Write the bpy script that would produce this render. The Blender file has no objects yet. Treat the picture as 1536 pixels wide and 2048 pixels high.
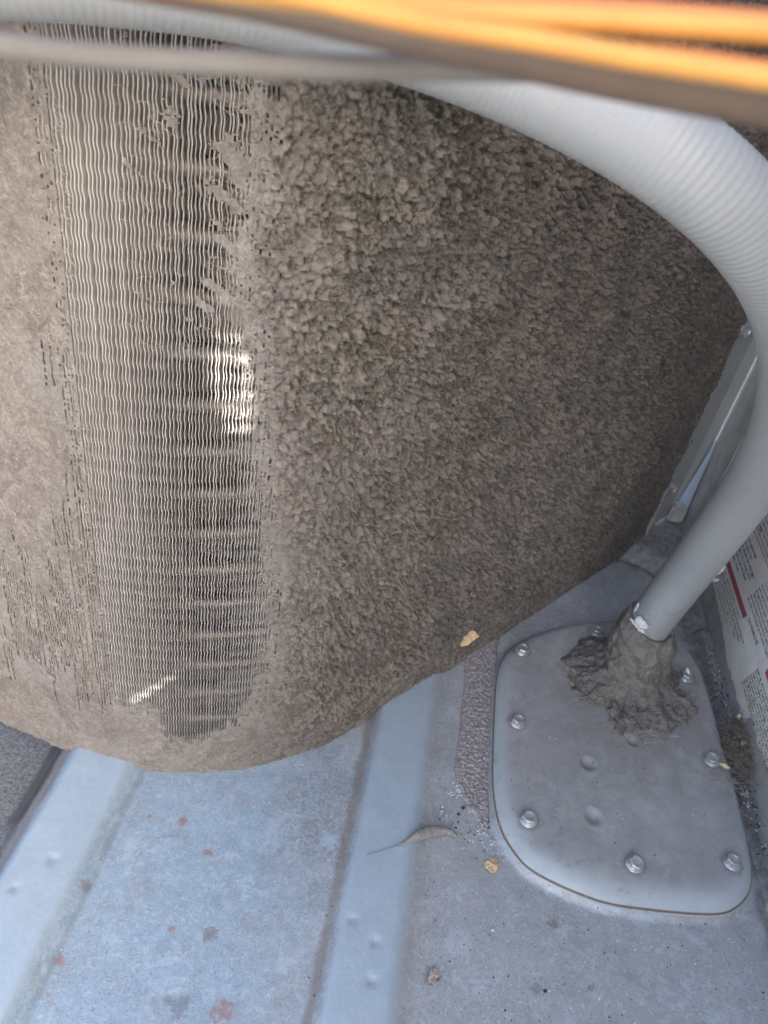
import bpy, bmesh, math, random
import numpy as np
from mathutils import Vector, Matrix, noise
from mathutils.geometry import tessellate_polygon
random.seed(7); RNG = np.random.default_rng(11)
S = bpy.context.scene
COL = S.collection
R_ = math.radians

# ---------------------------------------------------------------- camera
CAMZ = 0.46
RM = Matrix(((0.9770456446902835, 0.21111725827391337, -0.028483529462723464),
             (0.15073120698766865, -0.5906250347200706, 0.7927434462686878),
             (0.15053873731298753, -0.7788398883087724, -0.6088895769738469)))
ex, ey, ez = RM.col[0].copy(), RM.col[1].copy(), RM.col[2].copy()   # right, down, forward
cam = bpy.data.objects.new('camera', bpy.data.cameras.new('camera'))
COL.objects.link(cam)
mw = Matrix.Identity(4)
for i in range(3):
    mw[i][0] = ex[i]; mw[i][1] = -ey[i]; mw[i][2] = -ez[i]
mw[2][3] = CAMZ
cam.matrix_world = mw
cam.data.sensor_fit = 'VERTICAL'; cam.data.sensor_height = 24; cam.data.sensor_width = 18
cam.data.lens = 24 * 1537 / 2048
cam.data.clip_start = 0.01; cam.data.clip_end = 100
cam.data.dof.use_dof = True; cam.data.dof.focus_distance = 0.40; cam.data.dof.aperture_fstop = 10.0
S.camera = cam

# ---------------------------------------------------------------- sky, sun, exposure
SUN_EL, SUN_AZ = R_(29), R_(-45)            # azimuth measured from +x; the sun stands to the right, behind the camera
SUN = Vector((math.cos(SUN_AZ) * math.cos(SUN_EL), math.sin(SUN_AZ) * math.cos(SUN_EL), math.sin(SUN_EL)))
W = bpy.data.worlds.new('World'); S.world = W; W.use_nodes = True
nt = W.node_tree
sky = nt.nodes.new('ShaderNodeTexSky'); sky.sky_type = 'NISHITA'; sky.sun_disc = False
sky.sun_elevation = SUN_EL; sky.sun_rotation = math.pi / 2 - SUN_AZ
sky.dust_density = 6.0; sky.air_density = 0.8; sky.ozone_density = 0.3
bg = nt.nodes['Background']; nt.links.new(sky.outputs[0], bg.inputs[0]); bg.inputs[1].default_value = 0.13
sl = bpy.data.lights.new('sun', 'SUN'); sl.energy = 4.5; sl.angle = R_(0.5); sl.color = (1, 0.96, 0.92)
so = bpy.data.objects.new('sun', sl); COL.objects.link(so)
so.rotation_euler = (-SUN).to_track_quat('-Z', 'Y').to_euler()
S.view_settings.view_transform = 'Standard'; S.view_settings.look = 'None'
S.view_settings.exposure = 2.7; S.view_settings.gamma = 1

# ---------------------------------------------------------------- helpers
def put(name, me, parent=None, mat=None, smooth=False):
    o = bpy.data.objects.new(name, me); COL.objects.link(o)
    if parent: o.parent = parent
    if mat is not None and not me.materials: me.materials.append(getattr(mat, "m", mat))
    if smooth: me.shade_smooth()
    return o
def pyd(name, vs, fs, mat, parent=None, smooth=False):
    me = bpy.data.meshes.new(name); me.from_pydata([tuple(v) for v in vs], [], fs); me.validate()
    return put(name, me, parent, mat, smooth)
def npmesh(name, V, Q, mat, parent=None, smooth=True):
    """V (n,3) floats, Q (m,4) quads or (m,3) triangles"""
    me = bpy.data.meshes.new(name); k = Q.shape[1]
    me.vertices.add(len(V)); me.vertices.foreach_set('co', np.ascontiguousarray(V, dtype=np.float32).ravel())
    me.loops.add(Q.size); me.loops.foreach_set('vertex_index', Q.astype(np.int32).ravel())
    me.polygons.add(len(Q)); me.polygons.foreach_set('loop_start', (np.arange(len(Q)) * k).astype(np.int32))
    me.polygons.foreach_set('loop_total', np.full(len(Q), k, np.int32))
    me.update(calc_edges=True); me.validate()
    return put(name, me, parent, mat, smooth)
def bmo(name, bm, mat, parent=None, smooth=False):
    me = bpy.data.meshes.new(name); bm.to_mesh(me); bm.free()
    return put(name, me, parent, mat, smooth)
def empty(name, loc=(0, 0, 0), parent=None):
    o = bpy.data.objects.new(name, None); COL.objects.link(o); o.location = loc; o.empty_display_size = 0.02
    if parent: o.parent = parent
    return o
def tag(o, label=None, cat=None, group=None, kind=None):
    for k, v in (('label', label), ('category', cat), ('group', group), ('kind', kind)):
        if v: o[k] = v
    return o
def grid_quads(nu, nv):
    i = np.arange(nu * nv).reshape(nu, nv)
    return np.stack([i[:-1, :-1], i[1:, :-1], i[1:, 1:], i[:-1, 1:]], -1).reshape(-1, 4)
def sstep(a, b, x):
    t = np.clip((x - a) / (b - a), 0, 1); return t * t * (3 - 2 * t)
def vnoise(x, y, sc, seed):
    """smooth value noise in -1..1; x, y arrays in metres, sc the cell size in metres"""
    r = np.random.default_rng(seed); N = 509
    T = r.random((N, N)) * 2 - 1
    X = x / sc + 211.3; Y = y / sc + 97.7
    i = np.floor(X).astype(int); j = np.floor(Y).astype(int); fx = X - i; fy = Y - j
    fx = fx * fx * (3 - 2 * fx); fy = fy * fy * (3 - 2 * fy)
    g = lambda a, b: T[a % N, b % N]
    return (g(i, j) * (1 - fx) + g(i + 1, j) * fx) * (1 - fy) + (g(i, j + 1) * (1 - fx) + g(i + 1, j + 1) * fx) * fy
def cells(x, y, sc, seed, f2=False):
    """distance to the nearest jittered cell point in cell units, and that cell's random value"""
    r = np.random.default_rng(seed); N = 401
    JX = r.random((N, N)); JY = r.random((N, N)); V = r.random((N, N))
    X = x / sc + 203.1; Y = y / sc + 151.9
    i = np.floor(X).astype(int); j = np.floor(Y).astype(int)
    best = np.full(X.shape, 9.0); sec = np.full(X.shape, 9.0); val = np.zeros(X.shape)
    for a in (-1, 0, 1):
        for b in (-1, 0, 1):
            p, q = (i + a) % N, (j + b) % N
            d = np.hypot(i + a + JX[p, q] - X, j + b + JY[p, q] - Y)
            m = d < best; sec = np.where(m, best, np.minimum(sec, d)); best = np.where(m, d, best); val = np.where(m, V[p, q], val)
    return (best, val, sec - best) if f2 else (best, val)
def sweep(path, rad, n=16, name='tube', mat=None, parent=None, rfun=None, caps=True):
    P = np.array([tuple(p) for p in path], float); T = np.gradient(P, axis=0); T /= np.linalg.norm(T, axis=1)[:, None]
    N = np.cross(T[0], [0.13, 0.27, 0.95]); N /= np.linalg.norm(N); V = []
    s = np.concatenate([[0], np.cumsum(np.linalg.norm(np.diff(P, axis=0), axis=1))])
    th = np.linspace(0, 2 * math.pi, n, endpoint=False)
    for k in range(len(P)):
        N = N - T[k] * N.dot(T[k]); N /= np.linalg.norm(N); B = np.cross(T[k], N)
        r = (rad[k] if hasattr(rad, '__len__') else rad) * np.ones(n)
        if rfun is not None: r = r + rfun(s[k], th)
        V.append(P[k] + np.outer(np.cos(th) * r, N) + np.outer(np.sin(th) * r, B))
    V = np.concatenate(V); m = len(P)
    i = np.arange(m * n).reshape(m, n); j = np.roll(i, -1, axis=1)
    Q = np.stack([i[:-1], j[:-1], j[1:], i[1:]], -1).reshape(-1, 4)
    return npmesh(name, V, Q, mat, parent)
def crom(pts, step):
    P = [Vector(p) for p in pts]; P = [P[0] * 2 - P[1]] + P + [P[-1] * 2 - P[-2]]; out = []
    for k in range(1, len(P) - 2):
        a, b, c, d = P[k - 1:k + 3]; L = (c - b).length; n = max(2, int(L / step))
        for q in range(n):
            t = q / n
            out.append(0.5 * ((2 * b) + (c - a) * t + (2 * a - 5 * b + 4 * c - d) * t * t + (3 * b - a - 3 * c + d) * t ** 3))
    out.append(P[-2]); return out

# ---------------------------------------------------------------- materials
class M:
    def __init__(s, name, rough=0.6, metal=0.0, spec=0.5):
        s.m = bpy.data.materials.new(name); s.m.use_nodes = True; s.t = s.m.node_tree
        s.b = s.t.nodes['Principled BSDF']; s.b.inputs['Roughness'].default_value = rough
        s.b.inputs['Metallic'].default_value = metal; s.b.inputs['Specular IOR Level'].default_value = spec
        s.co = s.t.nodes.new('ShaderNodeTexCoord').outputs['Object']; s.bumps = None
    def n(s, k, **kw):
        nd = s.t.nodes.new(k)
        for a, v in kw.items(): setattr(nd, a, v)
        return nd
    def map(s, scale=(1, 1, 1), rot=(0, 0, 0)):
        m = s.n('ShaderNodeMapping'); m.inputs['Scale'].default_value = scale; m.inputs['Rotation'].default_value = rot
        s.t.links.new(s.co, m.inputs[0]); return m.outputs[0]
    def noise(s, sc, det=4, rough=0.55, dist=0, vec=None):
        m = s.n('ShaderNodeTexNoise'); m.inputs['Scale'].default_value = sc; m.inputs['Detail'].default_value = det
        m.inputs['Roughness'].default_value = rough; m.inputs['Distortion'].default_value = dist
        s.t.links.new(vec or s.co, m.inputs['Vector']); return m.outputs['Fac']
    def voro(s, sc, vec=None, out='Distance', feat='F1'):
        m = s.n('ShaderNodeTexVoronoi', feature=feat); m.inputs['Scale'].default_value = sc
        s.t.links.new(vec or s.co, m.inputs['Vector']); return m.outputs[out]
    def ramp(s, f, *st):
        r = s.n('ShaderNodeValToRGB'); e = r.color_ramp.elements
        while len(e) < len(st): e.new(0.5)
        for q, (p, c) in zip(e, st):
            q.position = p; q.color = (c, c, c, 1) if not hasattr(c, '__len__') else (*c, 1)
        s.t.links.new(f, r.inputs[0]); return r.outputs[0]
    def mix(s, f, a, b, mode='MIX'):
        m = s.n('ShaderNodeMix', data_type='RGBA', blend_type=mode)
        for k, v in ((0, f), (6, a), (7, b)):
            if hasattr(v, 'default_value') or hasattr(v, 'links'): s.t.links.new(v, m.inputs[k])
            elif hasattr(v, '__len__'): m.inputs[k].default_value = (*v, 1)
            else: m.inputs[k].default_value = v
        return m.outputs[2]
    def math(s, op, a, b=0.0, clamp=False):
        m = s.n('ShaderNodeMath', operation=op, use_clamp=clamp)
        for k, v in ((0, a), (1, b)):
            if hasattr(v, 'links'): s.t.links.new(v, m.inputs[k])
            else: m.inputs[k].default_value = v
        return m.outputs[0]
    def attr(s, name):
        a = s.n('ShaderNodeAttribute'); a.attribute_name = name; return a.outputs['Fac']
    def xyz(s):
        m = s.n('ShaderNodeSeparateXYZ'); s.t.links.new(s.co, m.inputs[0]); return m.outputs
    def spot(s, x, y, r, wob=0.5, sc=400):
        """0..1 ragged round mark lying at a fixed place of the surface"""
        v = s.n('ShaderNodeVectorMath', operation='DISTANCE'); mm = s.map((1, 1, 0)); s.t.links.new(mm, v.inputs[0])
        v.inputs[1].default_value = (x, y, 0)
        d = s.math('DIVIDE', v.outputs['Value'], r)
        d = s.math('ADD', d, s.math('MULTIPLY', s.math('SUBTRACT', s.noise(sc, 3), 0.5), wob * 2))
        return s.ramp(d, (0.55, 1), (1.0, 0))
    def col(s, c):
        i = s.b.inputs['Base Color']
        if hasattr(c, '__len__'): i.default_value = (*c, 1)
        else: s.t.links.new(c, i)
    def rough(s, f): s.t.links.new(f, s.b.inputs['Roughness'])
    def bump(s, f, strength=0.3, dist=0.001):
        b = s.n('ShaderNodeBump'); b.inputs['Strength'].default_value = strength; b.inputs['Distance'].default_value = dist
        s.t.links.new(f, b.inputs['Height'])
        if s.bumps: s.t.links.new(s.bumps, b.inputs['Normal'])
        s.bumps = b.outputs[0]; s.t.links.new(s.bumps, s.b.inputs['Normal'])

# dirt mat on the coil
ml = M('lint_dirt', 0.95, 0, 0.15)
diag = ml.map((1, 1, 0.8), (0.5, 0.35, 0.3))
c0 = ml.ramp(ml.noise(330, 6, 0.75, 0.6, diag), (0.33, (0.10, 0.084, 0.070)), (0.50, (0.235, 0.205, 0.176)), (0.66, (0.52, 0.465, 0.40)))
c1 = ml.mix(ml.ramp(ml.noise(28, 3), (0.45, 0), (0.68, 0.55)), c0, (0.13, 0.125, 0.09))
c1 = ml.mix(ml.ramp(ml.noise(70, 2), (0.52, 0), (0.72, 0.45)), c1, (0.30, 0.235, 0.19))
c1 = ml.mix(ml.ramp(ml.voro(170), (0.0, 0.7), (0.16, 0)), c1, (0.40, 0.34, 0.25))
pale = ml.mix(0.55, c1, ml.ramp(ml.noise(600, 5, 0.7), (0.3, (0.31, 0.275, 0.245)), (0.7, (0.62, 0.57, 0.515))))
c1 = ml.mix(ml.ramp(ml.attr('clump'), (0.40, 0), (0.92, 0.9)), c1, ml.mix(ml.noise(45, 2), (0.36, 0.33, 0.30), (0.44, 0.37, 0.29)))
pale = ml.mix(ml.ramp(ml.noise(75, 4, 0.65, 0.8, ml.map((1, 1, .7), (.3, .5, .2))), (0.38, 0.75), (0.60, 0)), pale, (0.22, 0.185, 0.165))
pale = ml.mix(ml.ramp(ml.noise(500, 5, 0.8, 0.3, diag), (0.52, 0), (0.64, 0.5)), pale, (0.62, 0.56, 0.50))
pale = ml.mix(ml.ramp(ml.noise(30, 3, 0.6), (0.50, 0), (0.68, 0.6)), pale, (0.40, 0.375, 0.355))
c1 = ml.mix(ml.ramp(ml.noise(22, 3, 0.6), (0.48, 0), (0.62, 0.35)), c1, (0.19, 0.19, 0.175))
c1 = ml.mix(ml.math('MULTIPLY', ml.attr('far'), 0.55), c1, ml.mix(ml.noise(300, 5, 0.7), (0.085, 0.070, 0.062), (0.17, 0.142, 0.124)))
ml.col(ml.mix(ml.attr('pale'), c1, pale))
ml.bump(ml.noise(900, 6, 0.85, 0.5, diag), 1.0, 0.0018)
ml.bump(ml.noise(420, 4, 0.7, 0.4, diag), 0.7, 0.0020)
ml.bump(ml.noise(2400, 3, 0.7), 0.8, 0.0006)
mfib = M('lint_fibre', 0.9, 0, 0.2)
mfib.col(mfib.ramp(mfib.noise(180, 3), (0.3, (0.19, 0.165, 0.145)), (0.65, (0.46, 0.42, 0.375))))
mfin = M('fin_aluminium', 0.5, 0.25, 0.5)
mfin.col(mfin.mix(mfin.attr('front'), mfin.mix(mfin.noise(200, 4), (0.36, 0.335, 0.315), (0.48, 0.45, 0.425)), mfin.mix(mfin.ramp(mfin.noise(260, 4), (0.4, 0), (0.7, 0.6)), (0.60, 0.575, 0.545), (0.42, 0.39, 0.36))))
mtube = M('copper_tube', 0.5, 0.5); mtube.col(mtube.mix(mtube.noise(80), (0.19, 0.165, 0.15), (0.22, 0.20, 0.185)))
mdark = M('coil_backing', 0.9); mdark.col(mdark.mix(mdark.noise(90), (0.30, 0.27, 0.245), (0.42, 0.385, 0.35)))

# painted base pan
mp = M('base_pan_paint', 0.42, 0.25, 0.45)
X, Y, Z = mp.xyz()
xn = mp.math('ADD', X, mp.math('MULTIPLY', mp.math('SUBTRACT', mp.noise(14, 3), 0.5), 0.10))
dust = mp.ramp(mp.math('ADD', mp.math('MULTIPLY', xn, 4.0), 0.5), (0.30, 0), (0.62, 0.85))  # pan colour turns from blue to grey brown towards the right
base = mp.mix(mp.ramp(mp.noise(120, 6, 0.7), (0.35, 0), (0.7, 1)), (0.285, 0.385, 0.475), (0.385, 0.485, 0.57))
base = mp.mix(dust, base, mp.mix(mp.noise(60, 5, 0.7), (0.36, 0.355, 0.34), (0.47, 0.46, 0.44)))  # pan colour turning grey brown towards the right
# mauve grey staining, pale bloom, dark pin speckle
st = mp.ramp(mp.noise(42, 6, 0.72, 0.4), (0.50, 0), (0.62, 0.38))
base = mp.mix(st, base, (0.30, 0.30, 0.315))
base = mp.mix(mp.ramp(mp.noise(900, 3, 0.7), (0.55, 0), (0.66, 0.6)), base, (0.15, 0.16, 0.18))
base = mp.mix(mp.ramp(mp.noise(300, 5, 0.8, 0.8), (0.53, 0), (0.64, 0.5)), base, (0.58, 0.65, 0.71))
base = mp.mix(mp.ramp(mp.noise(38, 9, 0.82, 0.6), (0.53, 0), (0.59, 0.42)), base, (0.52, 0.60, 0.67))
base = mp.mix(mp.ramp(mp.noise(26, 9, 0.8, 0.8), (0.56, 0), (0.62, 0.40)), base, (0.27, 0.25, 0.25))
base = mp.mix(mp.ramp(mp.voro(210), (0.0, 0.9), (0.10, 0)), base, (0.07, 0.07, 0.075))
bl = mp.math('MULTIPLY', mp.spot(0.0, 0.275, 0.055, 0.9, 40), mp.ramp(mp.noise(420, 5, 0.7), (0.42, 0), (0.60, 0.42)))
base = mp.mix(bl, base, (0.13, 0.13, 0.15))
base = mp.mix(mp.spot(-0.004, 0.256, 0.006, 1.3, 160), base, (0.40, 0.49, 0.58))
for x, y, r, c in [(-.095, .247, .0042, 0), (-.116, .2445, .002, 0), (-.074, .231, .0030, 0), (-.079, .185, .0026, 0), (-.039, .151, .0068, 0),
                   (-.130, .157, .0040, 0), (-.134, .196, .0040, 1), (-.058, .187, .0052, 1), (.139, .236, .004, 1), (.069, .191, .006, 1),
                   (-.060, .149, .0065, 2), (-.156, .203, .002, 2), (-.168, .184, .0025, 2), (.128, .197, .004, 2), (.160, .205, .003, 2), (.037, .31, .002, 2)]:
    base = mp.mix(mp.math('MULTIPLY', mp.spot(x, y, r * .9, 1.3, 330), 0.6), base, [(0.34, 0.16, 0.11), (0.20, 0.16, 0.13), (0.20, 0.21, 0.24)][c])
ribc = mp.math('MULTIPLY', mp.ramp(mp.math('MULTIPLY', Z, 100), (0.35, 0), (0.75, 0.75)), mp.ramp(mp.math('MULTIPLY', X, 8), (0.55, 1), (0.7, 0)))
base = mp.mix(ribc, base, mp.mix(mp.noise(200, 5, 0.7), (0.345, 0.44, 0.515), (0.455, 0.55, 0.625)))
# dirt line at the right rib, darker left rib edges, dirty outer rim, speckled grime and a painted shadow band left of the rib
wx = mp.math('ADD', X, mp.math('MULTIPLY', mp.math('SUBTRACT', mp.noise(50, 4), 0.5), 0.006))
def band(c, w, k=0.8):
    d = mp.math('ABSOLUTE', mp.math('SUBTRACT', wx, c)); return mp.ramp(mp.math('DIVIDE', d, w), (0.3, k), (1.0, 0))
base = mp.mix(band(0.0065, 0.0045, 0.65), base, (0.21, 0.19, 0.17))
base = mp.mix(band(-0.132, 0.003, 0.35), base, (0.17, 0.18, 0.20))
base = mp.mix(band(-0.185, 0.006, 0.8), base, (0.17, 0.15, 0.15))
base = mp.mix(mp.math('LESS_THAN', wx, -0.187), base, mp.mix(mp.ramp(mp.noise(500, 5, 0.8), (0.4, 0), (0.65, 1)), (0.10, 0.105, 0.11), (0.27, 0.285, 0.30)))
base = mp.mix(mp.math('MULTIPLY', mp.ramp(mp.math('MULTIPLY', mp.math('ABSOLUTE', mp.math('ADD', wx, .1935)), 100), (0.45, 1), (0.75, 0)), mp.ramp(mp.math('MULTIPLY', Y, 2), (0.44, 0), (0.455, 0.85))), base, (0.075, 0.075, 0.078))  # shade beside the left rib's drop, painted into the pan colour
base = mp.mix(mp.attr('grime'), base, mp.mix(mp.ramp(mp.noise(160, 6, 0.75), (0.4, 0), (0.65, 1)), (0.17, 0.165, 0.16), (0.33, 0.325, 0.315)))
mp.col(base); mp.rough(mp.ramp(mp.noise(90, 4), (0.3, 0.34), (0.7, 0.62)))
mp.bump(mp.noise(1400, 4, 0.7), 0.25, 0.0004); mp.bump(mp.noise(90, 3), 0.3, 0.0012)

mc = M('cover_plate_steel', 0.55, 0.15, 0.4)
Xc, Yc, Zc = mc.xyz()
cc = mc.mix(mc.ramp(mc.noise(55, 5, 0.7), (0.35, 0), (0.65, 1)), (0.33, 0.335, 0.33), (0.415, 0.415, 0.405))
cc = mc.mix(mc.ramp(mc.noise(20, 3), (0.4, 0), (0.65, 0.4)), cc, (0.25, 0.235, 0.24))
edge = mc.attr('edge')  # bevel coloured paler and bluer to carry the light it catches
cc = mc.mix(edge, cc, mc.mix(mc.noise(140, 4), (0.38, 0.415, 0.425), (0.46, 0.50, 0.51)))
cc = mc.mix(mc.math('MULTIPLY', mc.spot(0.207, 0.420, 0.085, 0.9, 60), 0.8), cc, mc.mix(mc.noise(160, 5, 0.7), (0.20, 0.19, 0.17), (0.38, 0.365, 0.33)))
cc = mc.mix(mc.ramp(mc.noise(33, 9, 0.85, 0.6), (0.54, 0), (0.60, 0.35)), cc, (0.45, 0.455, 0.45))
cc = mc.mix(mc.ramp(mc.noise(38, 5, 0.75, 1.5), (0.56, 0), (0.66, 0.45)), cc, (0.26, 0.25, 0.235))
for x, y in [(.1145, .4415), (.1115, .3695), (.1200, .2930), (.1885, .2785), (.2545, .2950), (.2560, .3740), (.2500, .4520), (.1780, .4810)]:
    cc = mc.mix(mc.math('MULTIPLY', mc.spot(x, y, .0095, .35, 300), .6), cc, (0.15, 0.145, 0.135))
cc = mc.mix(mc.attr('seam'), cc, (0.16, 0.12, 0.085))
cc = mc.mix(mc.ramp(mc.voro(230), (0.0, 0.9), (0.09, 0)), cc, (0.06, 0.06, 0.06))
cc = mc.mix(mc.ramp(mc.noise(1000, 3, 0.7), (0.63, 0), (0.74, 0.4)), cc, (0.15, 0.15, 0.15))
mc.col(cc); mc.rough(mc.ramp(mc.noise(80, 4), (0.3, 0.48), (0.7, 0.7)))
mc.bump(mc.noise(1500, 4, 0.7), 0.22, 0.0004); mc.bump(mc.noise(110, 3), 0.25, 0.0008)

def flat(name, c, c2=None, sc=120, rough=0.6, metal=0.0, bump=0.0, bsc=600, bd=0.0006):
    m = M(name, rough, metal); c2 = c2 or tuple(v * 0.75 for v in c)
    m.col(m.mix(m.ramp(m.noise(sc, 5, 0.65), (0.35, 0), (0.65, 1)), c2, c))
    if bump: m.bump(m.noise(bsc, 5, 0.75), bump, bd)
    return m
mzinc = flat('zinc_screw', (0.60, 0.60, 0.60), (0.40, 0.40, 0.39), 500, 0.34, 0.65, 0.2)
msteel = flat('galvanised_sheet', (0.36, 0.365, 0.345), (0.32, 0.33, 0.315), 40, 0.55, 0.1, 0.15, 900)
msteel2 = flat('side_sheet_grey', (0.42, 0.41, 0.40), (0.31, 0.30, 0.285), 60, 0.6, 0.1, 0.25, 500)
mcrust = M('crusted_sealant', 0.6, 0.0)
mcrust.col(mcrust.mix(mcrust.ramp(mcrust.noise(700, 4, 0.7), (0.4, 0), (0.62, 1)), (0.17, 0.15, 0.145), (0.46, 0.42, 0.41)))
mcrust.bump(mcrust.noise(900, 4, 0.7), 0.7, 0.0006)
mputty = M('duct_putty', 0.62, 0.0, 0.4)
pc = mputty.mix(mputty.ramp(mputty.noise(120, 5, 0.7), (0.35, 0), (0.65, 1)), (0.12, 0.108, 0.092), (0.25, 0.227, 0.197))
pc = mputty.mix(mputty.ramp(mputty.noise(500, 6, 0.85), (0.52, 0), (0.64, 0.7)), pc, (0.36, 0.33, 0.28))
mputty.col(pc); mputty.bump(mputty.noise(420, 5, 0.75, 1.2), 0.9, 0.0014)
mhose = M('grey_pvc_conduit', 0.38, 0.0, 0.5)
hc = mhose.mix(mhose.ramp(mhose.noise(16, 3), (0.35, 0), (0.7, 1)), (0.265, 0.278, 0.28), (0.31, 0.318, 0.313))
hc = mhose.mix(mhose.ramp(mhose.voro(120), (0.0, 0.8), (0.05, 0)), hc, (0.16, 0.15, 0.14))
mhose.col(hc); mhose.bump(mhose.noise(700, 3), 0.12, 0.0003)
mwire = flat('dusty_guard_wire', (0.20, 0.185, 0.165), (0.15, 0.138, 0.125), 40, 0.7)
mbrown = flat('brown_wire_jacket', (0.15, 0.105, 0.075), (0.10, 0.075, 0.055), 40, 0.6)
myel = flat('yellow_wire_jacket', (0.62, 0.32, 0.07), (0.52, 0.22, 0.04), 30, 0.45)
mora = flat('orange_wire_jacket', (0.62, 0.20, 0.05), (0.55, 0.16, 0.04), 30, 0.45)
mlab = M('label_paper', 0.45); lc = mlab.mix(mlab.ramp(mlab.noise(60, 5, 0.7), (0.4, 0), (0.65, 1)), (0.80, 0.77, 0.71), (0.90, 0.87, 0.81))
lx, ly, lz = mlab.xyz()
dz = mlab.math('ADD', lz, mlab.math('MULTIPLY', mlab.math('SUBTRACT', mlab.noise(70, 5, 0.7), 0.5), 0.035))
lc = mlab.mix(mlab.ramp(mlab.math('MULTIPLY', dz, 10), (0.22, 0.8), (0.55, 0.0)), lc, (0.58, 0.54, 0.46)); mlab.col(lc)
mink = flat('black_ink', (0.035, 0.04, 0.045), (0.07, 0.075, 0.08), 200, 0.5)
mred = flat('red_ink', (0.50, 0.10, 0.12), (0.42, 0.09, 0.11), 80, 0.5)
mtan = flat('tan_paint_flake', (0.72, 0.52, 0.28), (0.45, 0.32, 0.18), 300, 0.7, 0, 0.5)
mpale = flat('pale_straw', (0.78, 0.68, 0.42), (0.60, 0.50, 0.30), 300, 0.7, 0, 0.3)
mbeige = flat('beige_flake', (0.42, 0.36, 0.31), (0.30, 0.25, 0.22), 300, 0.8, 0, 0.5)
mwhite = flat('white_grit', (0.70, 0.74, 0.78), (0.5, 0.53, 0.57), 400, 0.35)
mblack = flat('black_grit', (0.04, 0.045, 0.05), (0.02, 0.02, 0.02), 400, 0.8)
mfluff = flat('grey_fluff', (0.36, 0.34, 0.31), (0.24, 0.225, 0.205), 500, 0.95, 0, 0.8, 1500)
mstraw = flat('brown_fibre', (0.24, 0.20, 0.16), (0.12, 0.10, 0.08), 200, 0.9)
mtear = flat('torn_white_sticker', (0.88, 0.88, 0.88), (0.55, 0.53, 0.50), 350, 0.5, 0, 0.5)
mconc = flat('concrete', (0.32, 0.31, 0.29), (0.24, 0.23, 0.22), 12, 0.9, 0, 0.4, 60, 0.004)

# ---------------------------------------------------------------- ground outside
g = pyd('concrete_ground', [(-30, -30, -.09), (30, -30, -.09), (30, 30, -.09), (-30, 30, -.09)], [(0, 1, 2, 3)], mconc)
tag(g, kind='structure')

# ---------------------------------------------------------------- coil curve
RB = .19; H0, H1 = R_(-10), R_(51); A0 = np.array([-.185, .278]); LA = RB * (H1 - H0)
def cv(u):
    u = np.asarray(u, float)
    h = np.clip(H0 + u / RB, H0, H1)
    x = A0[0] + np.minimum(u, 0) * math.cos(H0) + RB * (np.sin(h) - math.sin(H0)) + np.maximum(u - LA, 0) * math.cos(H1)
    y = A0[1] + np.minimum(u, 0) * math.sin(H0) + RB * (math.cos(H0) - np.cos(h)) + np.maximum(u - LA, 0) * math.sin(H1)
    return x, y, h
def surf(u, z, off):                      # off > 0 stands out towards the viewer
    x, y, h = cv(u); return np.stack([x + np.sin(h) * off, y - np.cos(h) * off, z + 0 * x], -1)
ZT = 0.56; UE = 0.588; PITCH = 0.00162
coil = empty('condenser_coil', (float(cv(.2)[0]), float(cv(.2)[1]), 0))
tag(coil, 'tall curved aluminium fin coil clogged with brown dirt, standing on the blue grey pan', 'coil')
coil_inv = Matrix.Translation(-coil.location)
def on_coil(o): o.parent = coil; o.matrix_parent_inverse = coil_inv; return o

# fins: six shared shapes, each fin an object
WAVE = 0.00847
def fin_mesh(k):
    r = np.random.default_rng(50 + k); n = int(ZT / (WAVE / 6)); z = np.linspace(0.001, ZT, n)
    ph = z / WAVE % 1.0
    tri = np.where(ph < 0.62, ph / 0.62, (1 - ph) / 0.38) * 2 - 1
    wv = np.sin(tri * math.pi / 2) * 0.00025
    wv = wv + np.interp(z, np.linspace(0, ZT, 14), r.normal(0, 0.00004, 14))
    t = 0.00013 + 0.00004 * r.random() + np.interp(z, np.linspace(0, ZT, 40), r.normal(0, 0.00002, 40))
    V = []
    for s, d in ((-1, 0.022), (-1, 0.0004), (-.55, 0), (.55, 0), (1, 0.0004), (1, 0.022)):
        V.append(np.stack([wv + s * (t if d < .01 else 0.00005), np.full(n, d), z], -1))
    V = np.stack(V, 1).reshape(-1, 3); i = np.arange(n * 6).reshape(n, 6)
    Q = np.stack([i[:-1, :-1], i[:-1, 1:], i[1:, 1:], i[1:, :-1]], -1).reshape(-1, 4)
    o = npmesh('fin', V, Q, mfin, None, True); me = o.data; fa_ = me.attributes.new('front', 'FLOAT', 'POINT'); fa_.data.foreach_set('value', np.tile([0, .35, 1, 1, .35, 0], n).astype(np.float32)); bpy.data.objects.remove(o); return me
fms = [fin_mesh(k) for k in range(8)]
u = -.052; k = 0
while u < .136 and k < 160:
    o = bpy.data.objects.new('fin', fms[random.randrange(8)]); COL.objects.link(o)
    uu = u + random.gauss(0, .00004) + .00016 * math.sin(u * 700) * math.sin(u * 163); x, y, h = cv(uu)
    on_coil(o); o.location = (float(x), float(y), 0); o.rotation_euler = (random.gauss(0, .0006), random.gauss(0, .0005), float(h) + random.gauss(0, .012))
    u += PITCH; k += 1
# tubes through the fins
for k in range(1, 22):
    zz = k * 0.0254 - .006
    us = np.linspace(-.2, .30, 60); p = surf(us, zz, -.0105)
    on_coil(sweep(p, 0.0048, 10, 'tube', mtube))
# added backing sheet behind the tubes, toned to set how dark the gaps look
us = np.linspace(-.40, UE, 90); zs = np.array([0, .2, .4, ZT]); U, Zz = np.meshgrid(us, zs, indexing='ij')
on_coil(npmesh('added_backing_sheet', surf(U.ravel(), Zz.ravel(), -.0160), grid_quads(90, 4), mdark)).data
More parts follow.
